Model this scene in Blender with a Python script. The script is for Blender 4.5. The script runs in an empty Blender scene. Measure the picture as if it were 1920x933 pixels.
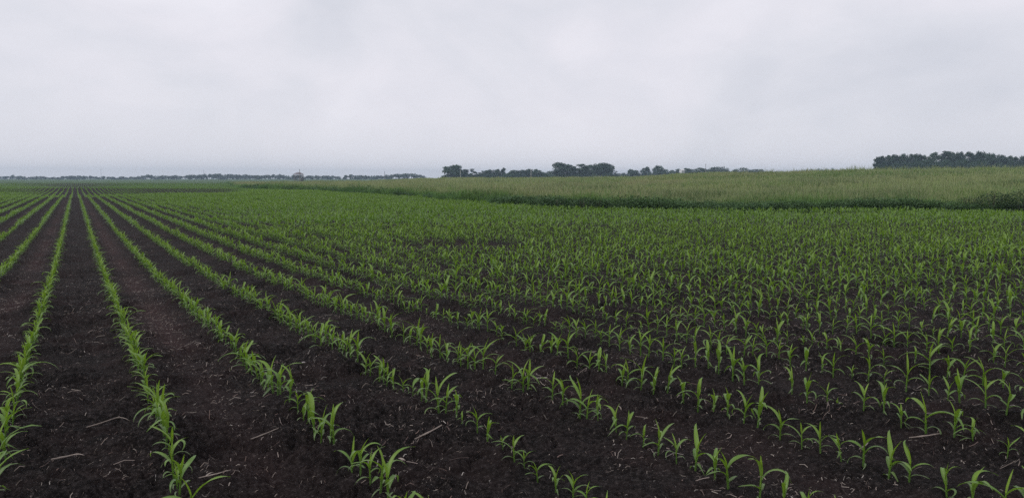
import bpy, math, random
import numpy as np

rng = np.random.default_rng(11)
random.seed(11)
C = bpy.context.scene.collection
sc = bpy.context.scene
R = math.radians

# ------------------------------------------------------------------ camera frame
EYE = 1.48
FPX = 1440.0                      # focal length in pixels of a 1920 px wide frame
HY = 334.0                        # row of the true horizon in that frame
YAW = math.atan((960 - 143) / FPX)
PITCH = math.atan((466.5 - HY) / FPX)
FW = np.array([math.sin(YAW), math.cos(YAW)])
RT = np.array([math.cos(YAW), -math.sin(YAW)])

def sd(X, Y):
    return X * RT[0] + Y * RT[1], X * FW[0] + Y * FW[1]

def xy(s, d):
    return s * RT[0] + d * FW[0], s * RT[1] + d * FW[1]

def pxof(X, Y):
    s, d = sd(X, Y)
    return np.clip(960 + FPX * s / np.maximum(d, 2.0), -420, 2700)

def at(px, d):
    return xy((px - 960) / FPX * d, d)

# ------------------------------------------------------------------ numpy noise
def _hash(ix, iy, seed):
    h = (ix.astype(np.int64) * 374761393 + iy.astype(np.int64) * 668265263 + seed * 974711) & 0xFFFFFFFF
    h = ((h ^ (h >> 13)) * 1274126177) & 0xFFFFFFFF
    h = ((h ^ (h >> 16)) * 2246822519) & 0xFFFFFFFF
    h = h ^ (h >> 15)
    return h.astype(np.float64) / 4294967295.0

def vnoise(x, y, seed=0):
    ix = np.floor(x); iy = np.floor(y)
    fx = x - ix; fy = y - iy
    ux = fx * fx * fx * (fx * (fx * 6 - 15) + 10)
    uy = fy * fy * fy * (fy * (fy * 6 - 15) + 10)
    a = _hash(ix, iy, seed); b = _hash(ix + 1, iy, seed)
    c = _hash(ix, iy + 1, seed); e = _hash(ix + 1, iy + 1, seed)
    return (a + (b - a) * ux) * (1 - uy) + (c + (e - c) * ux) * uy

def lumps(x, y, seed=0):
    """rounded lumps parted by narrow crevices"""
    ix = np.floor(x); iy = np.floor(y)
    f = np.full(x.shape, 9.)
    for dx in (-1, 0, 1):
        for dy in (-1, 0, 1):
            cx, cy = ix + dx, iy + dy
            px = cx + .1 + .8 * _hash(cx, cy, seed); py = cy + .1 + .8 * _hash(cx, cy, seed + 51)
            rr = .55 + .65 * _hash(cx, cy, seed + 97)
            f = np.minimum(f, ((x - px) ** 2 + (y - py) ** 2) / (rr * rr))
    return np.sqrt(np.clip(1 - f, 0, 1))

def fbm(x, y, seed=0, oct=3):
    v = 0; a = 1; t = 0
    for o in range(oct):
        v = v + a * vnoise(x * 2 ** o + 17.3 * o, y * 2 ** o - 9.1 * o, seed + o)
        t += a; a *= .5
    return v / t

# ------------------------------------------------------------------ terrain
def pchip(xk, yk, x):
    xk = np.asarray(xk, float); yk = np.asarray(yk, float)
    h = np.diff(xk); dl = np.diff(yk) / h
    m = np.zeros(len(xk))
    for i in range(1, len(xk) - 1):
        if dl[i - 1] * dl[i] > 0:
            w1 = 2 * h[i] + h[i - 1]; w2 = h[i] + 2 * h[i - 1]
            m[i] = (w1 + w2) / (w1 / dl[i - 1] + w2 / dl[i])
    m[0] = dl[0]; m[-1] = dl[-1]
    x = np.clip(x, xk[0], xk[-1])
    i = np.clip(np.searchsorted(xk, x) - 1, 0, len(xk) - 2)
    t = (x - xk[i]) / h[i]
    return ((1 + 2 * t) * (1 - t) ** 2 * yk[i] + t * (1 - t) ** 2 * h[i] * m[i]
            + t * t * (3 - 2 * t) * yk[i + 1] + t * t * (t - 1) * h[i] * m[i + 1])

def zy(d, y):
    return (d, EYE - (y - HY) / FPX * d)

NEAR = [(0.5, 0), (4, 0), (8, -.10), (15, -.27), (30, -.37)]
LEFT = NEAR + [(60, -.45), zy(82, 369.5), (92, -.95), (104, -.98), zy(133, 360), zy(166, 352.2), (190, -1.1), (250, -2.0),
               (320, -2.2), zy(420, 343), zy(520, 341), zy(1400, 336.6), zy(3500, 335)]
PATCH = NEAR + [(60, -.45), zy(92, 366), (112, -1.9), (140, -2.3), zy(160, 364.5), zy(182, 353), (205, -1.6), (260, -2.1),
                (320, -2.0), zy(420, 343), zy(520, 341), zy(1400, 336.6), zy(3500, 335)]
COLS = [
    (-420, LEFT), (143, LEFT),
    (225, NEAR + [(60, -.45), zy(86, 367.5), (100, -1.2), (115, -1.3), zy(145, 360), zy(172, 352.5), (200, -1.3), (255, -2.0), (320, -2.1), zy(420, 343), zy(520, 341), zy(1400, 336.6), zy(3500, 335)]),
    (300, PATCH), (405, PATCH),
    (470, NEAR + [(60, -.45), zy(100, 362), zy(190, 352.5), zy(300, 346), zy(380, 343.5), zy(520, 341), zy(1400, 336.6), zy(3500, 335)]),
    (650, NEAR + [(60, -.45), zy(107, 361.5), zy(200, 350), zy(300, 344), zy(380, 341.7), zy(520, 340), zy(1400, 336.4), zy(3500, 335)]),
    (850, NEAR + [zy(67, 375), zy(120, 357), zy(200, 343), zy(270, 337.8), (330, .9), zy(700, 334.4), zy(1400, 334.2), zy(3500, 334.3)]),
    (1000, NEAR + [zy(46, 392), zy(100, 360), zy(150, 348), zy(240, 338.4), (300, .9), zy(700, 333.8), zy(1400, 333.5), zy(3500, 333.8)]),
    (1150, NEAR + [zy(46, 392), zy(95, 359), zy(140, 347), zy(215, 337.8), (270, 1.0), zy(700, 333), zy(1400, 332), zy(3500, 332)]),
    (1350, NEAR + [zy(46, 392), zy(80, 361), zy(120, 345), zy(180, 330.6), (230, 2.2), zy(700, 327.5), zy(1400, 326), zy(3500, 327)]),
    (1635, NEAR + [zy(46, 392), zy(70, 363), zy(100, 345), zy(150, 326.8), (190, 2.6), zy(550, 321), zy(1400, 321), zy(3500, 323)]),
    (1920, NEAR + [zy(46, 392), zy(68, 363), zy(95, 345), zy(140, 324.6), (180, 2.8), zy(550, 318), zy(1400, 318), zy(3500, 320)]),
    (2700, NEAR + [zy(46, 392), zy(68, 363), zy(95, 345), zy(140, 324.6), (180, 2.8), zy(550, 318), zy(1400, 318), zy(3500, 320)]),
]
_LD = np.linspace(math.log(.5), math.log(3500), 1400)
_PX = np.linspace(-420, 2700, 313)
_T0 = np.array([pchip([math.log(a[0]) for a in p], [a[1] for a in p], _LD) for _, p in COLS])
_ck = np.array([c for c, _ in COLS], float)
_i = np.clip(np.searchsorted(_ck, _PX) - 1, 0, len(_ck) - 2)
_t = (_PX - _ck[_i]) / (_ck[_i + 1] - _ck[_i])
_t = _t * _t * (3 - 2 * _t)
_T = _T0[_i] * (1 - _t)[:, None] + _T0[_i + 1] * _t[:, None]

def base_z(X, Y):
    s, d = sd(X, Y)
    p = pxof(X, Y)
    ld = np.log(np.clip(d, .5, 3500))
    u = (p - _PX[0]) / (_PX[1] - _PX[0]); v = (ld - _LD[0]) / (_LD[1] - _LD[0])
    i = np.clip(u.astype(int), 0, len(_PX) - 2); j = np.clip(v.astype(int), 0, len(_LD) - 2)
    fu = u - i; fv = v - j
    return ((_T[i, j] * (1 - fv) + _T[i, j + 1] * fv) * (1 - fu) + (_T[i + 1, j] * (1 - fv) + _T[i + 1, j + 1] * fv) * fu)

EDGE = ([430, 437, 446, 460, 540, 650, 850, 1000, 1100, 1400, 1650, 1800, 1920, 2700],
        [400, 330, 225, 180, 140, 98, 61, 45, 42, 41.5, 41.5, 40, 39.5, 39])
FARE = ([430, 600, 700, 850, 1000, 1150, 1250, 1350, 1500, 1635, 1920, 2700],
        [400, 375, 335, 300, 268, 245, 220, 202, 182, 168, 160, 155])

def edge_d(p, X, Y):
    e = np.interp(p, *EDGE)
    return e + ((vnoise(X * .22, Y * .22, 5) - .5) * .10 + (vnoise(X * .9, Y * .9, 6) - .5) * .03) * e

def smooth(a, b, x):
    t = np.clip((x - a) / (b - a), 0, 1)
    return t * t * (3 - 2 * t)

ROW = .762
ROW0 = -.395

def _soft(v):
    return smooth(.35, .7, v)

def clods(X, Y, d):
    """relief of the worked soil: clods and the shallow hollow between rows"""
    fade = 1 - smooth(25, 45, d)
    w1 = X + .25 * fbm(X * 3, Y * 3, 91, 2); w2 = Y + .25 * fbm(X * 3, Y * 3, 95, 2)
    h = .036 * (fbm(w1 * 3.2, w2 * 3.2, 1, 2) - .5)
    rough = .45 + .9 * smooth(.3, .65, fbm(X * 1.1, Y * 1.1, 27, 2))
    h = h + rough * (.055 * lumps(w1 * 10, w2 * 10, 21) * _soft(vnoise(w1 * 4, w2 * 4, 28)) + 0.042 * lumps(w1 * 19 + 4, w2 * 20, 22) - .045)
    h = h + .016 * (np.abs(vnoise(w1 * 17 + 4, w2 * 17, 25) - .5) * 2 - .5)
    fine = 1 - smooth(8, 16, d)
    h = h + fine * rough * .022 * (lumps(w1 * 40, w2 * 42, 23) - .5)
    h = h + fine * .009 * (vnoise(w1 * 75, w2 * 75, 24) - .5)
    q = (X - ROW0) / ROW
    tr = wheel(X, Y)
    h = h * (1 - .55 * tr) - .012 * tr
    h = h + .010 * np.cos(2 * math.pi * q)
    return h * fade

def wheel(X, Y):
    """flattened, residue-covered strips that run between some rows"""
    out = np.zeros_like(X)
    for k, w in ((0, .0), (1, 1.), (-1, .9), (4, .35), (-3, .6), (8, .5), (12, .5)):
        c = ROW0 + (k + .5) * ROW
        out = np.maximum(out, w * np.exp(-((X - c) / .17) ** 2))
    return out * (.35 + .65 * smooth(.35, .6, fbm(X * 1.3, Y * .5, 44, 2)))

def ground_z(X, Y):
    s, d = sd(X, Y)
    m = smooth(-1.0, .5, d - edge_d(pxof(X, Y), X, Y))
    return base_z(X, Y) + clods(X, Y, d) * (1 - m)

def gz(x, y):
    return float(base_z(np.array([x]), np.array([y]))[0])

# ------------------------------------------------------------------ mesh helpers
def mesh_arrays(name, V, Q, attrs=None, smooth_shade=True):
    me = bpy.data.meshes.new(name)
    V = np.ascontiguousarray(V, dtype=np.float32); Q = np.ascontiguousarray(Q, dtype=np.int32)
    me.vertices.add(len(V)); me.vertices.foreach_set('co', V.ravel())
    me.loops.add(Q.size); me.loops.foreach_set('vertex_index', Q.ravel())
    me.polygons.add(len(Q))
    me.polygons.foreach_set('loop_start', np.arange(0, Q.size, 4, dtype=np.int32))
    me.update(calc_edges=True)
    if smooth_shade:
        me.polygons.foreach_set('use_smooth', np.ones(len(Q), dtype=bool))
    for k, a in (attrs or {}).items():
        a = np.ascontiguousarray(a, dtype=np.float32)
        if a.ndim == 1:
            me.attributes.new(k, 'FLOAT', 'POINT').data.foreach_set('value', a)
        else:
            c4 = np.ones((len(a), 4), np.float32); c4[:, :3] = a
            me.attributes.new(k, 'FLOAT_COLOR', 'POINT').data.foreach_set('color', c4.ravel())
    return me

def link(name, me, m=None, parent=None):
    o = bpy.data.objects.new(name, me)
    C.objects.link(o)
    if m is not None:
        me.materials.append(m)
    if parent is not None:
        o.parent = parent
    return o

def tag(o, label=None, cat=None, group=None, kind=None):
    if label: o['label'] = label
    if cat: o['category'] = cat
    if group: o['group'] = group
    if kind: o['kind'] = kind
    return o

def empty(name, loc=(0, 0, 0), rz=0):
    o = bpy.data.objects.new(name, None)
    o.empty_display_size = .2
    C.objects.link(o); o.location = loc; o.rotation_euler = (0, 0, rz)
    return o

def tube(pts, rad, n=6, caps=True):
    """tapered tube of quads through pts"""
    pts = np.asarray(pts, float); V = []; Q = []
    for i, p in enumerate(pts):
        t = pts[min(i + 1, len(pts) - 1)] - pts[max(i - 1, 0)]
        t = t / (np.linalg.norm(t) + 1e-9)
        a = np.cross(t, [0.0, 0, 1] if abs(t[2]) < .9 else [1.0, 0, 0]); a /= np.linalg.norm(a)
        b = np.cross(t, a)
        for k in range(n):
            an = 2 * math.pi * k / n
            V.append(p + rad[i] * (a * math.cos(an) + b * math.sin(an)))
    for i in range(len(pts) - 1):
        for k in range(n):
            Q.append((i * n + k, i * n + (k + 1) % n, (i + 1) * n + (k + 1) % n, (i + 1) * n + k))
    if caps:
        for i0 in (0, (len(pts) - 1) * n):
            for k in range(0, n - 2, 2):
                Q.append((i0, i0 + k + 1, i0 + k + 2, i0 + (k + 3) % n if k + 3 < n else i0 + k + 2 if False else i0 + (k + 3) % n))
    Q = [q for q in Q if len(set(q)) >= 3]
    return np.array(V), np.array([q if len(set(q)) == 4 else fixq(q) for q in Q])

def fixq(q):
    return q

def box(x0, x1, y0, y1, z0, z1):
    V = np.array([(x, y, z) for z in (z0, z1) for y in (y0, y1) for x in (x0, x1)], float)
    Q = np.array([(0, 2, 3, 1), (4, 5, 7, 6), (0, 1, 5, 4), (2, 6, 7, 3), (0, 4, 6, 2), (1, 3, 7, 5)])
    return V, Q

def join(parts):
    Vs, Qs, n = [], [], 0
    for V, Q in parts:
        Vs.append(V); Qs.append(np.asarray(Q) + n); n += len(V)
    return np.concatenate(Vs), np.concatenate(Qs)

# ------------------------------------------------------------------ materials
def new_mat(name):
    m = bpy.data.materials.new(name); m.use_nodes = True
    nt = m.node_tree; nt.nodes.clear()
    return m, nt.nodes, nt.links

def N(nodes, t, **kw):
    n = nodes.new(t)
    for k, v in kw.items():
        setattr(n, k, v)
    return n

def mix_rgb(nodes, links, fac, a, b, blend='MIX'):
    n = N(nodes, 'ShaderNodeMix', data_type='RGBA', blend_type=blend)
    for sock, v in ((n.inputs[0], fac), (n.inputs[6], a), (n.inputs[7], b)):
        if isinstance(v, (int, float)): sock.default_value = v
        elif isinstance(v, tuple): sock.default_value = (*v, 1) if len(v) == 3 else v
        else: links.new(v, sock)
    return n.outputs[2]

def math_n(nodes, links, op, a, b=None, clamp=False):
    n = N(nodes, 'ShaderNodeMath', operation=op, use_clamp=clamp)
    for sock, v in ((n.inputs[0], a), (n.inputs[1], b)):
        if v is None: continue
        if isinstance(v, (int, float)): sock.default_value = v
        else: links.new(v, sock)
    return n.outputs[0]

def attr(nodes, name, out='Fac'):
    return N(nodes, 'ShaderNodeAttribute', attribute_name=name).outputs[out]

def noise(nodes, links, scale, detail=4, rough=.55, vec=None):
    n = N(nodes, 'ShaderNodeTexNoise')
    n.inputs['Scale'].default_value = scale; n.inputs['Detail'].default_value = detail
    n.inputs['Roughness'].default_value = rough
    if vec is None:
        vec = N(nodes, 'ShaderNodeNewGeometry').outputs['Position']
    links.new(vec, n.inputs['Vector'])
    return n.outputs['Fac']

def ramp(nodes, links, fac, stops):
    r = N(nodes, 'ShaderNodeValToRGB')
    while len(r.color_ramp.elements) < len(stops):
        r.color_ramp.elements.new(.5)
    for e, (p, c) in zip(r.color_ramp.elements, stops):
        e.position = p
        e.color = (*c, 1) if not isinstance(c, (int, float)) else (c, c, c, 1)
    links.new(fac, r.inputs[0])
    return r.outputs[0]

def simple_mat(name, col, rough=.7, var=.25, scale=8, metallic=0):
    m, n, l = new_mat(name)
    p = N(n, 'ShaderNodeBsdfPrincipled'); o = N(n, 'ShaderNodeOutputMaterial')
    f = noise(n, l, scale, 5)
    c = ramp(n, l, f, [(.25, tuple(v * (1 - var) for v in col)), (.75, tuple(min(1, v * (1 + var)) for v in col))])
    l.new(c, p.inputs['Base Color']); p.inputs['Roughness'].default_value = rough
    p.inputs['Metallic'].default_value = metallic
    l.new(p.outputs[0], o.inputs[0])
    return m

def soil_material():
    m, n, l = new_mat('soil')
    p = N(n, 'ShaderNodeBsdfPrincipled'); o = N(n, 'ShaderNodeOutputMaterial')
    fine = noise(n, l, 34, 7, .78)
    mid = noise(n, l, 2.2, 5, .6)
    big = noise(n, l, .12, 3, .5)
    c = ramp(n, l, fine, [(.36, (.0062, .0054, .0053)), (.49, (.0135, .0114, .0112)), (.60, (.038, .032, .0312)), (.72, (.12, .104, .098))])
    c = mix_rgb(n, l, math_n(n, l, 'MULTIPLY', ramp(n, l, mid, [(.45, 0.0), (.72, 1.0)]), .5), c, (.040, .026, .025))
    # residue strips between rows: browner, with pale chaff
    tr = attr(n, 'track')
    chaff = ramp(n, l, noise(n, l, 120, 4, .7), [(.4, (.030, .018, .018)), (.62, (.062, .037, .036)), (.78, (.17, .12, .10))])
    c = mix_rgb(n, l, math_n(n, l, 'MULTIPLY', tr, .75), c, chaff)
    flecks = ramp(n, l, noise(n, l, 85, 2, .5), [(.66, 0.0), (.72, 1.0)])
    c = mix_rgb(n, l, math_n(n, l, 'MULTIPLY', flecks, .35), c, (.20, .165, .14))
    # the meadow floor and far crops
    md = ramp(n, l, noise(n, l, .35, 5, .6), [(.3, (.06, .10, .032)), (.5, (.10, .12, .045)), (.72, (.15, .15, .07))])
    c = mix_rgb(n, l, attr(n, 'meadow'), c, md)
    fc = ramp(n, l, noise(n, l, .02, 5, .6), [(.3, (.055, .100, .045)), (.7, (.085, .130, .060))])
    c = mix_rgb(n, l, attr(n, 'farcrop'), c, fc)
    l.new(c, p.inputs['Base Color'])
    p.inputs['Roughness'].default_value = .95
    p.inputs['Specular IOR Level'].default_value = .08
    bn = N(n, 'ShaderNodeBump'); bn.inputs['Strength'].default_value = .9; bn.inputs['Distance'].default_value = .02
    l.new(noise(n, l, 90, 5, .7), bn.inputs['Height'])
    l.new(bn.outputs[0], p.inputs['Normal'])
    l.new(p.outputs[0], o.inputs[0])
    return m

def leaf_material(name):
    m, n, l = new_mat(name)
    p = N(n, 'ShaderNodeBsdfPrincipled'); o = N(n, 'ShaderNodeOutputMaterial')
    age = attr(n, 'age'); var = attr(n, 'var')
    rnd = N(n, 'ShaderNodeObjectInfo').outputs['Random']
    c = ramp(n, l, age, [(0, (.245, .400, .026)), (.3, (.150, .295, .034)), (.6, (.115, .220, .045)), (1, (.120, .175, .080))])
    rib = math_n(n, l, 'POWER', math_n(n, l, 'MULTIPLY', math_n(n, l, 'MULTIPLY', var, -.6), 1.0, True), 3.0, True)
    c = mix_rgb(n, l, math_n(n, l, 'MULTIPLY', var, .55, True), c, (.074, .178, .050))
    c = mix_rgb(n, l, math_n(n, l, 'MULTIPLY', rnd, .18), c, (.19, .28, .03))
    c = mix_rgb(n, l, math_n(n, l, 'MULTIPLY', rib, .55), c, (.30, .42, .14))
    st = noise(n, l, 60, 3, .6)
    c = mix_rgb(n, l, .25, c, ramp(n, l, st, [(.3, (.4, .4, .4)), (.7, (1, 1, 1))]), 'MULTIPLY')
    l.new(c, p.inputs['Base Color'])
    p.inputs['Roughness'].default_value = .42
    p.inputs['Specular IOR Level'].default_value = .55
    tr = N(n, 'ShaderNodeBsdfTranslucent')
    l.new(mix_rgb(n, l, .5, c, (.24, .42, .02)), tr.inputs['Color'])
    ms = N(n, 'ShaderNodeMixShader'); ms.inputs[0].default_value = .36
    l.new(p.outputs[0], ms.inputs[1]); l.new(tr.outputs[0], ms.inputs[2])
    l.new(ms.outputs[0], o.inputs[0])
    return m

def colattr_material(name, rough=.75, transl=.25):
    m, n, l = new_mat(name)
    p = N(n, 'ShaderNodeBsdfPrincipled'); o = N(n, 'ShaderNodeOutputMaterial')
    c = attr(n, 'col', 'Color')
    l.new(c, p.inputs['Base Color'])
    p.inputs['Roughness'].default_value = rough
    p.inputs['Specular IOR Level'].default_value = .2
    tr = N(n, 'ShaderNodeBsdfTranslucent'); l.new(c, tr.inputs['Color'])
    ms = N(n, 'ShaderNodeMixShader'); ms.inputs[0].default_value = transl
    l.new(p.outputs[0], ms.inputs[1]); l.new(tr.outputs[0], ms.inputs[2])
    l.new(ms.outputs[0], o.inputs[0])
    return m

def crown_material(name, dark, light):
    m, n, l = new_mat(name)
    p = N(n, 'ShaderNodeBsdfPrincipled'); o = N(n, 'ShaderNodeOutputMaterial')
    rnd = N(n, 'ShaderNodeObjectInfo').outputs['Random']
    tc = N(n, 'ShaderNodeTexCoord')
    f = noise(n, l, .35, 3, .6, tc.outputs['Object'])
    f = math_n(n, l, 'ADD', f, math_n(n, l, 'MULTIPLY', math_n(n, l, 'SUBTRACT', rnd, .5), .35))
    c = ramp(n, l, f, [(.3, dark), (.7, light)])
    l.new(c, p.inputs['Base Color']); p.inputs['Roughness'].default_value = .7
    p.inputs['Specular IOR Level'].default_value = .2
    tr = N(n, 'ShaderNodeBsdfTranslucent'); l.new(c, tr.inputs['Color'])
    ms = N(n, 'ShaderNodeMixShader'); ms.inputs[0].default_value = .2
    l.new(p.outputs[0], ms.inputs[1]); l.new(tr.outputs[0], ms.inputs[2])
    l.new(ms.outputs[0], o.inputs[0])
    return m

M_soil = soil_material()
M_leaf = leaf_material('corn_leaf')
M_stalk = None
M_grass = colattr_material('meadow_blades', .8, .40)
M_weed = colattr_material('weed_leaves', .6, .2)
M_straw = colattr_material('dry_residue', .85, .05)
M_crown = crown_material('tree_leaves', (.024, .055, .036), (.062, .114, .062))
M_crown2 = crown_material('belt_leaves', (.030, .055, .030), (.065, .100, .048))
M_bark = simple_mat('bark', (.075, .06, .05), .9, .4, 3)
M_steel = simple_mat('galvanised_steel', (.12, .12, .13), .6, .3, 2, .3)
M_roof = simple_mat('weathered_roof_sheet', (.20, .18, .195), .6, .2, 1.5, .2)
M_wood = simple_mat('grey_pole_wood', (.16, .14, .12), .85, .3, 5)
M_pale = simple_mat('pale_pole_wood', (.45, .43, .40), .8, .15, 5)
M_white = simple_mat('white_paint', (.75, .75, .74), .6, .08, 2)
M_stone = simple_mat('field_stone', (.27, .24, .23), .85, .3, 40)
M_dark = simple_mat('dark_glass', (.03, .035, .04), .3, .2, 2)

# ------------------------------------------------------------------ ground sheet
def build_ground():
    a_d = np.arange(-44, 44.01, .1)
    a_c = np.arange(48, 315, 6.0)
    ang = np.radians(np.concatenate([a_d, a_c]))
    inv = np.arange(768 * 1.48 / 2.2, 768 * 1.48 / 42, -.85)
    r = np.concatenate([[.02, .5, 1.0, 1.4, 1.7, 2.0], 768 * 1.48 / inv])
    far = [r[-1] * 1.025]
    while far[-1] < 3350: far.append(far[-1] * 1.025)
    r = np.concatenate([r, far])
    A, Rr = np.meshgrid(ang, r)
    s = np.sin(A) * Rr; d = np.cos(A) * Rr
    X, Y = xy(s, d)
    Xf, Yf = X.ravel(), Y.ravel()
    Z = ground_z(Xf, Yf)
    V = np.stack([Xf, Yf, Z], 1)
    nc, nr = len(ang), len(r)
    idx = np.arange(nc * nr).reshape(nr, nc)
    a = idx[:-1, :]; b = idx[1:, :]
    Q = np.stack([a, np.roll(a, -1, 1), np.roll(b, -1, 1), b], -1).reshape(-1, 4)[:, ::-1]
    sf, df = sd(Xf, Yf)
    p = pxof(Xf, Yf)
    e = edge_d(p, Xf, Yf)
    md = smooth(-.3, .6, df - e) * (p > 425)
    md = np.where((df < 3), 0, md)
    fe = np.interp(p, *FARE)
    fc = np.where(p > 425, smooth(0, 25, df - fe), smooth(395, 440, df))
    me = mesh_arrays('ground', V, Q, {'track': wheel(Xf, Yf) * (1 - smooth(40, 120, df)), 'meadow': md, 'farcrop': fc})
    return link('ground', me, M_soil)

ground = tag(build_ground(), 'dark worked cropland soil rising into a grassy slope', None, None, 'structure')

# ------------------------------------------------------------------ corn plants
def leaf_strip(hb, phi, L, W, e0, B, age, var, nseg=7, fold=.5, wav=0., three=True, r0=.004, side=0.):
    """one arching blade; returns verts, quads, age, var"""
    V = []; Q = []; ag = []; tipdry = .1 if var < .7 else .5 * var
    x, z = r0, hb
    for i in range(nseg + 1):
        t = i / nseg
        e = e0 - B * t ** 1.25
        if i:
            em = e0 - B * ((i - .5) / nseg) ** 1.25
            x += L / nseg * math.cos(em); z += L / nseg * math.sin(em)
        w = .5 * W * min(1.0, .6 + 1.6 * t) * max(0.03, (1 - t ** 2.1)) ** .85
        ph = phi + side * t * t
        ca, sa = math.cos(ph), math.sin(ph)
        px, py = -sa, ca
        nx, nz = -math.sin(e), math.cos(e)
        fo = fold * (1 - .75 * t)
        wv = wav * math.sin(t * 9 + phi * 5) * W
        mid = np.array([x * ca, x * sa, z])
        up = np.array([nx * ca, nx * sa, nz])
        lat = np.array([px, py, 0.])
        c, s_ = math.cos(fo), math.sin(fo)
        if three:
            V += [mid - lat * w * c + up * (w * s_ + wv), mid, mid + lat * w * c + up * (w * s_ - wv)]
        else:
            V += [mid - lat * w, mid + lat * w]
        ag += [min(1, age + tipdry * max(0, t - .6) * 2.5)] * (3 if three else 2)
    k = 3 if three else 2
    for i in range(nseg):
        for j in range(k - 1):
            a = i * k + j
            Q.append((a, a + 1, a + k + 1, a + k))
    vv = np.full(len(V), var)
    if three: vv = np.where(np.arange(len(V)) % 3 == 1, var - 2.0, var)     # below zero on the midrib
    return np.array(V), np.array(Q), np.array(ag), vv

def plant_spec(r):
    """leaf list of one young plant; the two-ranked leaves alternate sides"""
    ph = 0.
    g = r.uniform(.85, 1.15)
    op = r.uniform(-8, 10)
    spec = []
    rows = [(.025, .085, .016, 25, 85, 1.0), (.048, .125, .022, 45, 115, .85), (.075, .172, .031, 58, 125, .55),
            (.105, .222, .035, 64, 108, .35), (.130, .205, .034, 71, 88, .16)]
    for i, (hb, L, W, e, B, age) in enumerate(rows):
        if i == 0 and r.random() < .4: continue
        spec.append(dict(hb=hb * r.uniform(.85, 1.15), phi=ph + math.pi * i + r.gauss(0, .3), L=L * g * r.uniform(.8, 1.15), W=W * r.uniform(.85, 1.2),
                         e0=R(e + op + r.gauss(0, 8)), B=R(max(38, B + r.gauss(0, 20))), age=age, side=r.gauss(0, .35), fold=r.uniform(.35, .7), wav=r.uniform(0, .09)))
    spec.append(dict(hb=.142, phi=ph + r.uniform(0, 6.28), L=.15 * g * r.uniform(.7, 1.1), W=.023, e0=R(84 + r.gauss(0, 4)), B=R(r.uniform(5, 35)), age=0., side=0, fold=.95, wav=.02))
    return spec

def build_plant(seed, lod):
    """lod 0: lists of parts; lod 1/2: one merged array set"""
    r = random.Random(seed)
    spec = plant_spec(r)
    lean = (r.gauss(0, .05), r.gauss(0, .05))
    n = (9, 5, 3)[lod]
    parts = {'stalk': [], 'leaves': [], 'whorl': []}
    h = .150
    st = tube([(0, 0, -.03), (0, 0, .03), (0, 0, .10), (0, 0, h)], [.0075, .0070, .0062, .0035], 6 if lod == 0 else 3, False)
    parts['stalk'].append((st[0], st[1], np.clip(.75 - st[0][:, 2] * 6, .1, 1.0), np.full(len(st[0]), .2)))
    for i, q in enumerate(spec):
        v = r.random()
        if lod == 2:
            if i == 0: continue
            q['W'] *= 1.25
        a = leaf_strip(var=v, nseg=n, three=lod < 2, **q)
        parts['whorl' if i == len(spec) - 1 else 'leaves'].append(a)
    def cat(L):
        n0 = 0; Vs = []; Qs = []; A = []; B = []
        for V, Q, a, b in L:
            V = V.copy(); V[:, 0] += lean[0] * V[:, 2]; V[:, 1] += lean[1] * V[:, 2]
            Vs.append(V); Qs.append(Q + n0); n0 += len(V); A.append(a); B.append(b)
        return np.concatenate(Vs), np.concatenate(Qs), np.concatenate(A), np.concatenate(B)
    if lod == 0:
        return {k: cat(v) for k, v in parts.items()}
    return cat(parts['leaves'] + parts['whorl'] + (parts['stalk'] if lod < 2 else []))

def build_clump(seed):
    """about a metre and a half of row seen from far away: a dozen leaf-sized faces"""
    r = random.Random(seed); L = []
    for i in range(17):
        y = r.uniform(-.75, .75)
        V, Q, a, b = leaf_strip(.02, r.uniform(0, 6.28), r.uniform(.20, .28), .060, R(r.uniform(62, 85)), R(r.uniform(10, 60)), r.uniform(.1, .6), r.random(), 2, three=False)
        V[:, 1] += y; V[:, 0] += r.gauss(0, .02)
        L.append((V, Q, a, b))
    n0 = 0; Vs = []; Qs = []; A = []; B = []
    for V, Q, a, b in L:
        Vs.append(V); Qs.append(Q + n0); n0 += len(V); A.append(a); B.append(b)
    return np.concatenate(Vs), np.concatenate(Qs), np.concatenate(A), np.concatenate(B)

def scatter(proto, X, Y, Z, rot, scl, var_add):
    """many placed copies of one array set as one array set"""
    V, Q, a, b = proto
    n = len(X); nv = len(V)
    c, s = np.cos(rot)[:, None], np.sin(rot)[:, None]
    sx = scl[:, None]
    P = np.stack([(V[None, :, 0] * c - V[None, :, 1] * s) * sx + X[:, None],
                  (V[None, :, 0] * s + V[None, :, 1] * c) * sx + Y[:, None],
                  V[None, :, 2] * sx + Z[:, None]], -1).reshape(-1, 3)
    F = (Q[None] + (np.arange(n) * nv)[:, None, None]).reshape(-1, 4)
    return P, F, np.tile(a, n), np.where(np.tile(b, n) < -.5, -1.5, np.clip(np.tile(b, n) * .6 + np.repeat(var_add, nv), 0, 1))

def stand(X, Y):
    """local vigour of the crop: 0 = missing"""
    s, d = sd(X, Y)
    v = .84 + .40 * fbm(X * .22, Y * .22, 60, 3)
    thin = fbm(X * .55 + 7, Y * .55, 66, 2)
    v = v - .24 * smooth(.66, .82, thin)
    # the bare spot in the middle of the stand
    q = ((s + 1.25) / 1.75) ** 2 + ((d - 19.3) / 1.15) ** 2 + (fbm(X * 1.5, Y * 1.5, 70, 2) - .5) * 1.2
    v = np.where(q < 1, 0, v)
    q = ((s - 15.5) / 2.0) ** 2 + ((d - 37.0) / 1.3) ** 2
    v = np.where(q < 1, v * .55, v)
    return v

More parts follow.
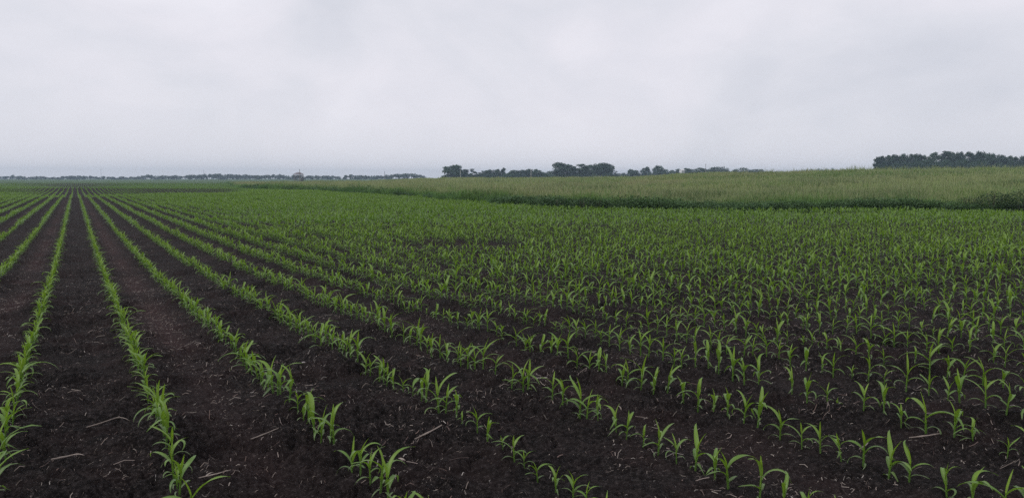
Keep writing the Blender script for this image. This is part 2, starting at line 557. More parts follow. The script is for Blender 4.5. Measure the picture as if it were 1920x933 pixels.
def field_points(step, dmin, dmax, pmin=-170, pmax=2110):
    P = []
    for k in range(-460, 160):
        x = ROW0 + ROW * k
        y = np.arange(-40, 560, step)
        y = y + rng.uniform(-.5, .5) * step
        s, d = sd(x, y)
        p = 960 + FPX * s / np.maximum(d, .5)
        m = (d >= dmin) & (d < dmax) & (p > pmin) & (p < pmax)
        if m.any():
            y = y[m]
            P.append(np.stack([np.full(len(y), x), y, np.full(len(y), k)], 1))
    P = np.concatenate(P)
    X, Y = P[:, 0] + rng.normal(0, .009, len(P)), P[:, 1] + rng.normal(0, step * .14, len(P))
    s, d = sd(X, Y)
    p = pxof(X, Y)
    ok = (d < edge_d(p, X, Y) - .35) & ((p > 428) | (d < 425))
    return X[ok], Y[ok], P[ok, 2], d[ok], p[ok]

STEP = .136
X, Y, K, D, P = field_points(STEP, 2.0, 28, -700, 2900)
v = stand(X, Y)
keep = (v > .05) & (rng.random(len(X)) < np.clip(.45 + .75 * v, 0, .975))
X, Y, K, D, P, v = X[keep], Y[keep], K[keep], D[keep], P[keep], v[keep]
scl = np.clip(v, .6, 1.2) * rng.normal(1, .15, len(X)).clip(.55, 1.3) * (.67 + .11 * smooth(1.2, 4, X) + .21 * smooth(7, 16, D) * smooth(1.5, 6, X))
runt = rng.random(len(X)) < .035
scl[runt] *= .6
Z = ground_z(X, Y) - .004
rot = rng.uniform(0, 2 * math.pi, len(X))
# in-view plants ranked by apparent size: the largest 300 are built as individuals
ybase = HY + FPX * (EYE - Z) / D
ytop = HY + FPX * (EYE - Z - .30 * scl) / D
inview = (P > -12) & (P < 1932) & (ytop < 928)
order = np.argsort(-(np.where(inview, scl / D, 0)))
single = np.zeros(len(X), bool)
single[order[:300]] = True

NV0 = 26
protos0 = [build_plant(100 + i, 0) for i in range(NV0)]
meshes0 = []
for i, pr in enumerate(protos0):
    d_ = {}
    for k in ('stalk', 'leaves', 'whorl'):
        V_, Q_, a_, b_ = pr[k]
        me = mesh_arrays('corn_' + k, V_, Q_, {'age': a_, 'var': b_})
        me.materials.append(M_leaf)
        d_[k] = me
    meshes0.append(d_)

ORD = ['zeroth', 'first', 'second', 'third', 'fourth', 'fifth', 'sixth', 'seventh', 'eighth', 'ninth', 'tenth', 'eleventh', 'twelfth', 'thirteenth', 'fourteenth',
       'fifteenth', 'sixteenth', 'seventeenth', 'eighteenth', 'nineteenth']
TENS = {20: 'twent', 30: 'thirt', 40: 'fort', 50: 'fift', 60: 'sixt', 70: 'sevent', 80: 'eight', 90: 'ninet'}

def ordinal(n):
    if n < 20: return ORD[n]
    if n >= 100: return 'hundredth' if n == 100 else 'hundred-and-' + ordinal(n - 100)
    t = TENS[n // 10 * 10]
    return t + 'ieth' if n % 10 == 0 else t + 'y-' + ORD[n % 10]

protocount = {}
idx = np.where(single)[0]
rows_here = sorted(set(int(k) for k in K[idx]))
for k in rows_here:
    ii = idx[K[idx] == k]
    ii = ii[np.argsort(Y[ii])]
    # numbering counts every plant of the row that shows, nearest first
    vis = np.where((K == k) & inview)[0]
    rank = {j: r_ + 1 for r_, j in enumerate(vis[np.argsort(Y[vis])])}
    for j in ii:
        q = int(rng.integers(NV0))
        e = empty('corn_plant', (X[j], Y[j], Z[j]), rot[j])
        e.scale = (scl[j],) * 3
        size = 'small' if scl[j] < .55 else ('tall' if scl[j] > .88 else 'young')
        tag(e, f'{size} corn plant, {ordinal(rank[j])} from the near end of the {ordinal(k - rows_here[0] + 1)} crop row from left', 'corn plant', 'young corn plants in the near rows')
        for part in ('stalk', 'leaves', 'whorl'):
            o = bpy.data.objects.new(part, meshes0[q][part])
            C.objects.link(o); o.parent = e

# everything else of the crop: one mass
acc = []
def add_many(protos, X, Y, Z, rot, scl, va):
    w = rng.integers(len(protos), size=len(X))
    for i, pr in enumerate(protos):
        m = w == i
        if m.any():
            acc.append(scatter(pr, X[m], Y[m], Z[m], rot[m], scl[m], va[m]))

def va_of(X, Y):
    return .75 * fbm(X * .12, Y * .12, 80, 3) + .02

r_ = ~single
P1 = [build_plant(100 + i, 1) for i in range(NV0)]
P2 = [build_plant(300 + i, 2) for i in range(10)]
add_many(P1, X[r_], Y[r_], Z[r_], rot[r_], scl[r_], va_of(X[r_], Y[r_]))
X2, Y2, K2, D2, PP2 = field_points(STEP, 28, 120, -260, 2400)
v2 = stand(X2, Y2); kp = rng.random(len(X2)) < np.clip(.45 + .75 * v2, 0, .98)
X2, Y2, D2, v2 = X2[kp], Y2[kp], D2[kp], v2[kp]
sc2 = np.clip(v2, .6, 1.2) * rng.normal(1, .15, len(X2)).clip(.6, 1.3) * (.90 + .22 * smooth(3, 10, X2))
add_many(P2, X2, Y2, ground_z(X2, Y2), rng.uniform(0, 6.283, len(X2)), sc2, va_of(X2, Y2))
PC = [build_clump(500 + i) for i in range(12)]
X3, Y3, K3, D3, PP3 = field_points(1.45, 120, 425, -120, 1100)
v3 = stand(X3, Y3)
sc3 = np.where(D3 > 200, 1.0, .86)
add_many(PC, X3, Y3, ground_z(X3, Y3), np.where(rng.random(len(X3)) < .5, 0, math.pi), sc3, va_of(X3, Y3))
n0 = 0; Vs = []; Qs = []; As = []; Bs = []
for V_, Q_, a_, b_ in acc:
    Vs.append(V_); Qs.append(Q_ + n0); n0 += len(V_); As.append(a_); Bs.append(b_)
corn = link('corn_rows', mesh_arrays('corn_rows', np.concatenate(Vs), np.concatenate(Qs), {'age': np.concatenate(As), 'var': np.concatenate(Bs)}), M_leaf)
tag(corn, 'long rows of young green corn crossing the field beyond the nearest plants', 'crop', None, 'stuff')
print('corn singles', len(idx), 'mid', len(X), len(X2), 'clumps', len(X3), 'quads', sum(len(q) for q in Qs))

# ------------------------------------------------------------------ straw and stalk residue
def straw():
    n = 800000
    d = 2.4 + 26 * rng.random(n) ** 1.7
    p = rng.uniform(-100, 2020, n)
    X, Y = at(p, d)
    den = .16 + .9 * smooth(.42, .70, fbm(X * 2.2, Y * 2.2, 33, 3)) + .9 * wheel(X, Y)
    # uniform per square metre: number drawn per metre of depth grows with depth
    want = 760 * den * np.where(d < 9, 1, (9 / d) ** 1.2)
    pdf = n / 26 / 1.7 * ((d - 2.4) / 26) ** (1 / 1.7 - 1) / (2120 / FPX * d)
    k = rng.random(n) < want / np.maximum(pdf, 1e-6)
    X, Y, d = X[k], Y[k], d[k]
    n = len(X)
    L = np.exp(rng.normal(math.log(.0125), .70, n)).clip(.004, .13)
    W = np.clip(L * rng.uniform(.05, .20, n), .0010, .0034)
    an = rng.uniform(0, 6.283, n) 
    bend = rng.normal(0, .35, n)
    tilt = rng.normal(0, .16, n)
    Vl = []
    ts = (-.5, 0., .5)
    z0 = ground_z(X, Y)
    for t in ts:
        a = an + bend * t
        cx = X + np.cos(a) * L * t; cy = Y + np.sin(a) * L * t
        gz_ = np.maximum(ground_z(cx, cy), z0 - .01)
        cz = gz_ + .0025 + np.abs(tilt) * L * (t + .5) + (.12 * L * (1 - 4 * t * t) * (rng.random(n) < .3) if t == 0 else 0)
        for u in (-1, 1):
            Vl.append(np.stack([cx - np.sin(a) * W * u * .5, cy + np.cos(a) * W * u * .5, cz + u * W * .25], 1))
    V = np.stack(Vl, 1).reshape(-1, 3)
    b = np.arange(n)[:, None] * 6
    Q = np.concatenate([b + np.array([0, 1, 3, 2]), b + np.array([2, 3, 5, 4])], 0)
    pal = np.array([(.36, .31, .27), (.27, .22, .19), (.46, .42, .38), (.20, .14, .12), (.33, .27, .24), (.14, .10, .09)])
    c = pal[rng.choice(6, n, p=[.25, .24, .10, .16, .13, .12])] * rng.uniform(.35, 1.0, (n, 1))
    me = mesh_arrays('straw_litter', V, Q, {'col': np.repeat(c, 6, 0)}, False)
    print('straw', n)
    return link('straw_litter', me, M_straw)

tag(straw(), 'pale bits of old straw and stalk chaff strewn over the dark soil', 'straw', None, 'stuff')

def unproject(px, py):
    """ground point (smooth terrain) under a pixel of the 1920 px frame, found by marching in depth"""
    d = np.linspace(2.2, 60, 8000)
    X, Y = at(px, d)
    z = base_z(X, Y)
    y = HY + FPX * (EYE - z) / d
    i = int(np.argmax(y <= py))
    return float(X[i]), float(Y[i])

def stalk_piece(px, py, L, ang, rad, label, forks=0):
    x, y = unproject(px, py)
    a = R(ang)
    pts = []; 
    for t in np.linspace(-.5, .5, 6):
        xx, yy = x + math.cos(a + .15 * t) * L * t, y + math.sin(a + .15 * t) * L * t
        z = float(ground_z(np.array([xx]), np.array([yy]))[0])
        pts.append((xx - x, yy - y, z))
    zs = np.array([q[2] for q in pts]); zl = np.linspace(zs[0], zs[-1], 6); lift = max(0, (zs - zl).max()) + rad * .8
    pts = [(q[0], q[1], zl[i] + lift + random.uniform(-.1, .1) * rad) for i, q in enumerate(pts)]
    z0 = pts[0][2]
    base = empty('corn_stalk_piece', (x, y, z0))
    V, Q = tube([(q[0], q[1], q[2] - z0) for q in pts], [rad * .75 * f for f in (1, .95, 1.25, .9, .85, .7)], 6)
    col = np.tile(np.array([(.30, .25, .215)]), (len(V), 1)) * np.repeat(rng.uniform(.75, 1.15, (6, 1)), 6, 0)[:len(V)]
    link('stem', mesh_arrays('old_stem', V, Q, {'col': col}, True), M_straw, base)
    for f in range(forks):
        t0 = pts[random.choice((1, 2, 4))]
        b = a + random.choice((-1, 1)) * random.uniform(.7, 1.3)
        V2, Q2, a2, v2 = leaf_strip(0, b, L * random.uniform(.35, .6), rad * 2.2, .35, .9, 1, 0, 5, .3)
        V2 += np.array([t0[0], t0[1], t0[2] - z0])
        link('husk', mesh_arrays('dry_husk', V2, Q2, {'col': np.tile(np.array([(.33, .28, .24)]), (len(V2), 1))}), M_straw, base)
    tag(base, label, 'dry stalk', 'pieces of old corn stalk on the soil')

for a in [(800, 842, .17, 2, .0065, 'forked pale stalk piece on dark soil between the third and fourth crop rows', 2),
          (175, 800, .20, 20, .0045, 'slim straight straw lying just left of the second crop row near the bottom', 1),
          (95, 884, .13, 35, .006, 'short thick stalk bit at the lower left, between the first two crop rows', 1),
          (385, 915, .15, -12, .0042, 'thin branching straw beside the second crop row at the bottom edge', 1),
          (485, 845, .16, 8, .004, 'long thin straw on the brown strip right of the second crop row', 0),
          (752, 905, .10, 60, .005, 'crooked pale stalk bit near the bottom edge, just right of the third crop row', 2),
          (1755, 842, .16, -40, .005, 'straight tan stalk at the lower right, lying under a corn plant', 0),
          (1640, 848, .12, 14, .0045, 'two-toned straw on dark soil near the lower right corner plants', 1),
          (1115, 665, .15, 30, .006, 'lone tan stalk leaning on clods right of the field centre', 0),
          (1168, 772, .11, 62, .005, 'slanting pale stalk between two corn plants below the field centre', 0)]:
    stalk_piece(*a)

def stone(px, py, s, label):
    x, y = unproject(px, py)
    z = float(ground_z(np.array([x]), np.array([y]))[0])
    n, m_ = 14, 9; V = []; Q = []
    for i in range(m_):
        th = math.pi * (i + .02) / (m_ - 1 + .04)
        for j in range(n):
            ph = 2 * math.pi * j / n
            v_ = np.array([math.sin(th) * math.cos(ph), math.sin(th) * math.sin(ph), math.cos(th)])
            k = 1 + .28 * (float(vnoise(np.array([v_[0] * 2 + 5]), np.array([v_[1] * 2 + v_[2] * 3]), 9)[0]) - .5) * 2
            V.append(v_ * k * s * np.array([1.3, .9, .6]))
    for i in range(m_ - 1):
        for j in range(n):
            Q.append((i * n + j, (i + 1) * n + j, (i + 1) * n + (j + 1) % n, i * n + (j + 1) % n))
    o = link('stone', mesh_arrays('stone', np.array(V), np.array(Q)), M_stone)
    o.location = (x, y, z + s * .25); o.rotation_euler = (.2, .1, random.uniform(0, 3))
    tag(o, label, 'stone')

stone(562, 694, .020, 'small pale stone on dark soil between the third and fourth crop rows')

# ------------------------------------------------------------------ meadow
def blade_tuft(seed, nb, rad, hlo, hhi, wid, heads, lean=.35):
    """grass tuft; third attr: 0..1 along blade, fourth: 1 on seed heads"""
    r = random.Random(seed); V = []; Q = []; T = []; Hd = []
    for b in range(nb):
        a = r.uniform(0, 6.283); q = rad * math.sqrt(r.random())
        x0, y0 = q * math.cos(a), q * math.sin(a)
        h = r.uniform(hlo, hhi); w = wid * r.uniform(.6, 1.2)
        la = r.uniform(0, 6.283); ll = h * lean * r.random()
        fa = r.uniform(0, 6.283); fx, fy = math.cos(fa) * w / 2, math.sin(fa) * w / 2
        head = r.random() < heads
        ts = (0, .5, .85, 1) if head else (0, .55, 1)
        ws = (.5, .4, .9, .1) if head else (.8, 1, .06)
        n0 = len(V)
        for t, wf in zip(ts, ws):
            cx, cy, cz = x0 + math.cos(la) * ll * t * t, y0 + math.sin(la) * ll * t * t, h * t * (1 - .12 * (ll / h) * t) * (1.12 if head else 1)
            V += [(cx - fx * wf, cy - fy * wf, cz), (cx + fx * wf, cy + fy * wf, cz)]
            T += [t, t]; Hd += [1. if head and t > .6 else 0.] * 2
        for i in range(len(ts) - 1):
            k = n0 + 2 * i
            Q.append((k, k + 1, k + 3, k + 2))
    return np.array(V), np.array(Q), np.array(T), np.array(Hd)

def weed_plant(seed, nl, rad, h, size):
    r = random.Random(seed); V = []; Q = []
    for i in range(nl):
        a = r.uniform(0, 6.283); q = rad * math.sqrt(r.random())
        z = h * (r.random() ** .7) * (1 - .5 * (q / rad) ** 2)
        c = np.array([q * math.cos(a), q * math.sin(a), z])
        t = np.array([r.gauss(0, 1), r.gauss(0, 1), r.gauss(-.2, .5)]); t /= np.linalg.norm(t)
        u = np.cross(t, [r.gauss(0, .5), r.gauss(0, .5), 1]); u /= np.linalg.norm(u)
        l = size * r.uniform(.6, 1.3); w = l * r.uniform(.35, .6)
        n0 = len(V)
        V += [c - t * l / 2, c + u * w / 2, c + t * l / 2, c - u * w / 2]
        Q.append((n0, n0 + 1, n0 + 2, n0 + 3))
    V = np.array(V)
    return V, np.array(Q), V[:, 2] / h, np.zeros(len(V))

def mass(sets):
    n0 = 0; Vs = []; Qs = []; Cs = []
    for V_, Q_, c_ in sets:
        Vs.append(V_); Qs.append(Q_ + n0); n0 += len(V_); Cs.append(c_)
    return np.concatenate(Vs), np.concatenate(Qs), np.concatenate(Cs)

def meadow_colour(X, Y):
    """species mix: lush green, olive, straw-tan and reddish-brown flowering grass in drifts"""
    s, d = sd(X, Y)
    n1 = fbm(X * .035 + 3, Y * .05, 120, 3); n2 = fbm(X * .09, Y * .10, 130, 3); n3 = fbm(X * .03, Y * .045, 140, 2)
    green = np.array([.105, .215, .060]); olive = np.array([.180, .282, .078]); tan = np.array([.320, .365, .155]); red = np.array([.310, .255, .155])
    e = np.interp(pxof(X, Y), *EDGE)
    k = smooth(1, 20, (d - e) * 46 / e)
    wt = (k * smooth(.47, .58, n1))[:, None]; wo = (.3 + .7 * smooth(.3, .6, n2))[:, None] * (.35 + .65 * k)[:, None]; wr = (k * smooth(.60, .70, n3))[:, None]
    c = green * (1 - wo) + olive * wo
    c = c * (1 - .6 * wt) + tan * .6 * wt
    c = c * (1 - .5 * wr) + red * .5 * wr
    wd = (smooth(.56, .66, fbm(X * .13, Y * .09, 145, 3)))[:, None]
    c = c * (1 - .75 * wd) + np.array([.070, .145, .048]) * .75 * wd
    return c

def build_meadow():
    sets = []
    def region(dlo, dhi, dens, protos, scale_h):
        n = int(dens * 2.06 * (dhi * dhi - dlo * dlo) / 2)
        d = np.sqrt(rng.uniform(dlo * dlo, dhi * dhi, n)); p = rng.uniform(425, 2430, n)
        d = np.sqrt(rng.uniform(dlo * dlo, dhi * dhi, n))
        X, Y = at(p, d)
        e = edge_d(p, X, Y)
        ok = (d > e + .05) & (d < np.interp(p, *FARE))
        X, Y, d, e = X[ok], Y[ok], d[ok], e[ok]
        Z = base_z(X, Y)
        col = meadow_colour(X, Y) * rng.uniform(.6, 1.4, (len(X), 1))
        h = scale_h * (.25 + 1.3 * fbm(X * .22, Y * .16, 150, 3)) * (.72 + .28 * smooth(0, 6, d - e))
        w = rng.integers(len(protos), size=len(X))
        rot = rng.uniform(0, 6.283, len(X))
        for i, pr in enumerate(protos):
            m = w == i
            V_, Q_, t_, hd = scatter((pr[0], pr[1], pr[2], pr[3] / .6), X[m], Y[m], Z[m] - .02, rot[m], h[m], np.zeros(m.sum()))
            nv = len(pr[0])
            c = np.repeat(col[m], nv, 0)
            head = np.array([.44, .43, .25])
            jit = rng.uniform(.85, 1.15, (len(V_), 1))
            kk = smooth(.5, 9, (d - e)[m] * 46 / e[m])
            tip = (t_ ** 2)[:, None] * (.06 + .24 * np.repeat(kk, nv)[:, None])
            c = c * (1 - tip) + np.array([.27, .345, .135]) * tip
            c = np.where((hd[:, None] > .5) & (np.repeat(kk, nv)[:, None] > .3), .5 * c + .5 * head, c) * jit
            sets.append((V_, Q_, c))
        print('meadow', dlo, dhi, len(X))
    near = [blade_tuft(700 + i, 16, .30, .45, .95, .030, .25) for i in range(8)]
    mid = [blade_tuft(720 + i, 16, .50, .45, .95, .055, .28) for i in range(8)]
    far = [blade_tuft(740 + i, 16, 1.1, .5, 1.0, .13, .3) for i in range(8)]
    region(38, 58, 9, near, .95)
    region(58, 110, 3.2, mid, .95)
    region(110, 400, .75, far, .95)
    # a few taller flowering stems that break the outline
    tall = [blade_tuft(760 + i, 5, .5, .8, 1.35, .035, .8) for i in range(5)]
    region(42, 175, .6, tall, 1.0)
    region(39, 58, 1.3, [blade_tuft(780 + i, 4, .45, .8, 1.3, .028, .9) for i in range(5)], .95)
    V_, Q_, c_ = mass(sets)
    print('meadow quads', len(Q_))
    o = link('meadow_grass', mesh_arrays('meadow_grass', V_, Q_, {'col': c_}, True), M_grass)
    tag(o, 'tall olive and tan meadow grass covering the rising slope behind the corn', 'grass', None, 'stuff')
    # broad-leaved weeds along the foot of the slope
    sets.clear()
    P_ = [weed_plant(800 + i, 80, .40, .62, .10) for i in range(8)]
    n = 10600
    p = rng.uniform(440, 2420, n)
    e0 = np.interp(p, *EDGE)
    d = e0 + np.abs(rng.normal(0, 1, n)) * .028 * e0
    X, Y = at(p, d)
    e = edge_d(p, X, Y)
    d = d + (e - e0); X, Y = at(p, d)
    band = fbm(X * .12, Y * .12, 160, 3)
    ok = (rng.random(n) < .07 + .85 * smooth(.42, .68, band)) & (rng.random(n) < (1.0 * 60 / np.maximum(d, 45)) ** .3)
    X, Y = X[ok], Y[ok]
    w = rng.integers(len(P_), size=len(X)); rot = rng.uniform(0, 6.283, len(X))
    h = rng.uniform(.35, 1.2, len(X)) * (.35 + 1.3 * fbm(X * .2, Y * .2, 170, 2)) * np.clip(sd(X, Y)[1] / 60, 1, 2.0) ** .5
    for i, pr in enumerate(P_):
        m = w == i
        V_, Q_, t_, _ = scatter(pr, X[m], Y[m], base_z(X[m], Y[m]), rot[m], h[m], np.zeros(m.sum()))
        c = np.array([.065, .125, .045]) * np.repeat(rng.uniform(.6, 1.4, (m.sum(), 1)), len(pr[0]), 0) * np.repeat(rng.uniform(.8, 1.25, (len(V_) // 4, 1)), 4, 0)
        sets.append((V_, Q_, c))
    V_, Q_, c_ = mass(sets)
    o = link('edge_weeds', mesh_arrays('edge_weeds', V_, Q_, {'col': c_}, False), M_weed)
    tag(o, 'dark green broad-leaved weeds in a band along the foot of the meadow', 'weeds', None, 'stuff')

build_meadow()

def weed_bush(px, dd, rad, h, label, col=(.040, .080, .030)):
    p = np.array([float(px)])
    d = float(np.interp(px, *EDGE)) + dd
    x, y = at(px, d)
    b = empty('weed_bush', (x, y, gz(x, y)), random.uniform(0, 6))
    V, Q, _, _ = weed_plant(random.randrange(9999), int(1500 * rad * rad * h), rad, h, .10)
    V[:, 2] += .05
    c = np.array(col) * np.repeat(rng.uniform(.6, 1.2, (len(Q), 1)), 4, 0)
    link('foliage', mesh_arrays('bush_leaves', V, Q, {'col': c}, False), M_weed, b)
    st = []
    for i in range(9):
        a = random.uniform(0, 6.28); q = rad * .55 * random.random()
        st.append(tube([(q * .3 * math.cos(a), q * .3 * math.sin(a), -.05), (q * .7 * math.cos(a), q * .7 * math.sin(a), h * .45), (q * math.cos(a), q * math.sin(a), h * .9)], [.012, .009, .004], 5))
    link('stems', mesh_arrays('bush_stems', *join(st)), M_bark, b)
    tag(b, label, 'weed bush', 'dark weed bushes along the meadow edge')

weed_bush(1862, .6, 1.05, 1.15, 'tall dark weed bush at the meadow foot, second from the right edge of the photo')
weed_bush(1912, .3, 1.1, 1.25, 'tallest dark weed bush at the meadow foot, cut by the right edge')
weed_bush(1815, 1.0, .8, .85, 'lower dark weed bush just left of the tall pair at the right edge')
weed_bush(1095, .5, .9, .75, 'dark rounded weed bush at the foot of the meadow below the biggest grove')
weed_bush(1050, .6, .9, .70, 'low dark weed bush left beside the rounded one below the biggest grove')
weed_bush(1125, .8, .7, .65, 'small dark weed bush right beside the rounded one below the biggest grove')

# ------------------------------------------------------------------ trees
def make_tree(seed, kind, H=10.0):
    """crown of leaf-clump faces over several uneven lobes, plus a tapered trunk with limbs"""
    r = random.Random(seed)
    lobes = []
    J = r.uniform
    def lobe(x, y, z, a_, b_=None):
        lobes.append(((x * H, y * H, z * H), (a_ * H, a_ * H, (b_ or a_ * .75) * H)))
    def ring_lobes(n, zlo, zhi, rad, slo, shi, top):
        for i in range(n):
            z = zlo + (zhi - zlo) * (i + r.random()) / n
            rr = rad * math.sqrt(max(.05, 1 - max(0, (z - .42) / top) ** 2))
            a_ = J(0, 6.283); q = rr * J(.45, .95)
            lobe(q * math.cos(a_), q * math.sin(a_), z, J(slo, shi))
    if kind == 'broad':
        lobe(0, 0, .46, .36, .40)
        ring_lobes(26, .08, .86, .40, .11, .19, .55)
        lobe(J(-.12, .12), J(-.12, .12), .88, .13, .11)
        lobe(J(-.2, .2), J(-.2, .2), .80, .14, .11)
    elif kind == 'upright':
        lobe(0, 0, .48, .17, .44)
        ring_lobes(18, .06, .90, .20, .09, .14, .55)
        lobe(0, 0, .92, .07, .08)
    elif kind == 'sparse':
        ring_lobes(20, .10, .92, .34, .08, .14, .6)
    elif kind == 'bush':
        lobe(0, 0, .28, .52, .42)
        for i in range(20):
            a_ = J(0, 6.283); q = .6 * math.sqrt(r.random()); z = J(.05, .72) * (1 - .5 * (q / .6) ** 2)
            lobe(q * math.cos(a_), q * math.sin(a_), z, J(.12, .22))
    else:   # 'belt': round crown, here and there open beneath
        lo = r.choice((.02, .04, .16, .28))
        lobe(0, 0, .5 + lo * .3, .36, .38 - lo * .4)
        ring_lobes(16, lo + .08, .86, .42, .13, .20, .55)
    vol = [l[1][0] * l[1][2] for l in lobes]
    NL = {'broad': 4200, 'upright': 2200, 'sparse': 1500, 'bush': 3200, 'belt': 2200}[kind]
    V = []; Q = []
    for i in range(NL):
        c, e = r.choices(lobes, vol)[0]
        v_ = np.array([r.gauss(0, 1) for _ in range(3)]); v_ /= np.linalg.norm(v_)
        rad = r.random() ** .4 * (1.12 if r.random() < .08 else 1)
        p = np.array(c) + v_ * rad * np.array(e)
        if p[2] < .1: p[2] = r.uniform(.1, .6)
        t = np.array([r.gauss(0, 1), r.gauss(0, 1), r.gauss(0, .6)]); t /= np.linalg.norm(t)
        u = np.cross(t, v_ + np.array([0, 0, .6])); u /= np.linalg.norm(u) + 1e-6
        s = H * r.uniform(.018, .042) * (1.15 if kind in ('belt',) else 1)
        n0 = len(V)
        V += [p - t * s, p + u * s * .7, p + t * s, p - u * s * .7]
        Q.append((n0, n0 + 1, n0 + 2, n0 + 3))
    crown = mesh_arrays('crown_' + kind, np.array(V), np.array(Q), None, False)
    crown.materials.append(M_crown2 if kind == 'belt' else M_crown)
    tr = []
    ht = H * (.62 if kind not in ('bush',) else .4)
    w0 = H * (.030 if kind != 'sparse' else .02)
    wob = [r.gauss(0, .02) * H for _ in range(8)]
    tr.append(tube([(0, 0, -1.5), (0, 0, 0), (wob[0], wob[1], ht * .4), (wob[2], wob[3], ht * .75), (wob[4], wob[5], ht)], [w0 * 1.3, w0 * 1.15, w0 * .8, w0 * .5, w0 * .2], 7))
    for c, e in lobes[:9]:
        f = r.uniform(.3, .8)
        st = np.array([wob[0] * f, wob[1] * f, ht * f * .8])
        c = np.array(c)
        mid = st * .5 + c * .5 + np.array([0, 0, -.03 * H])
        tr.append(tube([st, mid, c], [w0 * .42, w0 * .28, w0 * .1], 5))
    trunk = mesh_arrays('trunk_' + kind, *join(tr))
    trunk.materials.append(M_bark)
    return crown, trunk

TREES = {k: [make_tree(900 + 37 * i + 7 * len(k), k) for i in range(n)] for k, n in (('broad', 5), ('upright', 3), ('sparse', 3), ('bush', 4), ('belt', 6))}

def tree(px, ytop, wpx, d, kind, label, cat='tree', group=None, ybase=None):
    x, y = at(px, d)
    z = gz(x, y)
    ztop = EYE + (HY - ytop) / FPX * d
    if ztop - z < 2: z = ztop - 2.2
    h = ztop - z
    cr, tk = random.choice(TREES[kind])
    b = empty({'broad': 'broadleaf_tree', 'upright': 'upright_tree', 'sparse': 'thin_tree', 'bush': 'bushy_tree', 'belt': 'shelterbelt_tree'}[kind], (x, y, z), random.uniform(0, 6.28))
    bw = {'broad': 1.0, 'upright': .52, 'sparse': .72, 'bush': 1.4, 'belt': 1.0}[kind]
    w = wpx * d / FPX / (10 * bw) if wpx else h / 10
    hs = h / {'broad': 10.1, 'upright': 10.2, 'sparse': 9.9, 'bush': 8.6, 'belt': 9.8}[kind]
    b.scale = (w, w, hs)
    for nm, me in (('crown', cr), ('trunk', tk)):
        o = bpy.data.objects.new(nm, me); C.objects.link(o); o.parent = b
    tag(b, label, cat, group)
    return b

# far shelterbelts on the left: height of the tree tops along the picture
TOPS = ([0, 15, 27, 40, 52, 60, 72, 90, 105, 125, 138, 150, 165, 175, 185, 198, 215, 228, 245, 262, 275, 288, 300, 318, 335, 343, 350, 365, 378, 395, 410, 423, 440, 455, 480, 510, 545, 580, 600, 625, 640,
         645, 655, 675, 690, 705, 722, 740, 760, 775, 790, 797],
        [330.2, 330, 329.2, 330, 331.5, 331, 330, 331, 331.6, 329.2, 328.8, 329.5, 329, 329.5, 331, 330, 331, 330.5, 331.5, 330.6, 328, 327, 328, 329, 328.5, 331, 328.5, 327, 326.2, 326, 325, 324.6, 326.5, 327, 328, 327, 328, 328.8, 328.5, 329, 330,
         330, 327, 327.5, 328.8, 327, 328.5, 325.5, 324.8, 325, 327.5, 330])
def belt(p0, p1, name, d0, step):
    n = 0; p = p0
    while p < p1:
        n += 1
        yt = float(np.interp(p, *TOPS)) + random.gauss(0, .5)
        w = random.uniform(9.5, 15)
        tree(p, yt, w, d0 + random.uniform(-25, 25), 'belt' if random.random() < .8 else 'bush', f'hazy horizon tree, {ordinal(n)} from the left in {name}', 'tree', 'trees of the far shelterbelts')
        p += step * random.uniform(.65, 1.35)
belt(-40, 344, 'the belt ending at the left gap', 1420, 7.0)
belt(350, 640, 'the belt behind the wire crib', 1380, 6.0)
belt(647, 794, 'the short belt right of the crib', 1330, 6.0)

# middle grove
MID = [(849, 308, 30, 'broad', 'large dark dome-shaped tree at the left end of the middle grove'),
       (866, 316, 15, 'broad', 'smaller round tree touching the dome-shaped tree at the grove left end'),
       (880, 316, 16, 'sparse', 'gappy tree second right of the dome-shaped tree'),
       (891, 320, 14, 'sparse', 'low gappy tree third right of the dome-shaped tree'),
       (902, 323.5, 9, 'bush', 'small bush in the dip of the grove right of the gappy trees'),
       (910, 318.5, 13, 'broad', 'rounded tree just right of the dip in the middle grove'),
       (921, 317, 13, 'broad', 'flat-topped tree between the dip and the thin spire tree'),
       (934, 316.3, 10, 'upright', 'narrow tree immediately left of the thin spire tree'),
       (944, 313.5, 7, 'upright', 'thin spire-like tree poking above the low part of the middle grove'),
       (954, 321, 14, 'bush', 'low bush right beside the thin spire tree'),
       (966, 318, 18, 'broad', 'wide low tree in the middle of the grove, left of the pale pole'),
       (980, 318, 18, 'broad', 'wide low tree right after the first one left of the pale pole'),
       (991, 316, 16, 'broad', 'peaked tree standing directly behind the pale pole'),
       (1008, 316.5, 15, 'broad', 'rounded tree just right of the pale pole'),
       (1020, 320, 14, 'bush', 'low bush in the notch between the pale pole and the tallest tree'),
       (1031, 318.5, 18, 'bush', 'wide bush leaning against the tallest tree of the grove'),
       (1052, 303.5, 30, 'broad', 'tallest pointed tree of the middle grove'),
       (1069, 308, 18, 'upright', 'pale upright tree right beside the tallest pointed tree'),
       (1079, 312, 20, 'bush', 'dark bushy tree in front of the gap right of the tallest tree'),
       (1092, 306, 17, 'upright', 'light airy tree between the tallest tree and the twin round crowns'),
       (1108, 308, 24, 'broad', 'broad tree forming the left shoulder of the twin round crowns'),
       (1121, 304.5, 18, 'broad', 'left one of the twin round crowns at the right end of the grove'),
       (1135, 304.5, 24, 'broad', 'right one of the twin round crowns at the right end of the grove'),
       (1147, 312, 12, 'sparse', 'ragged small tree hanging on the right end of the middle grove')]
for px, yt, w, k, lb in MID:
    tree(px, yt, w * 1.75, 700 + random.uniform(-15, 15), k, lb, 'tree', 'trees of the middle grove')
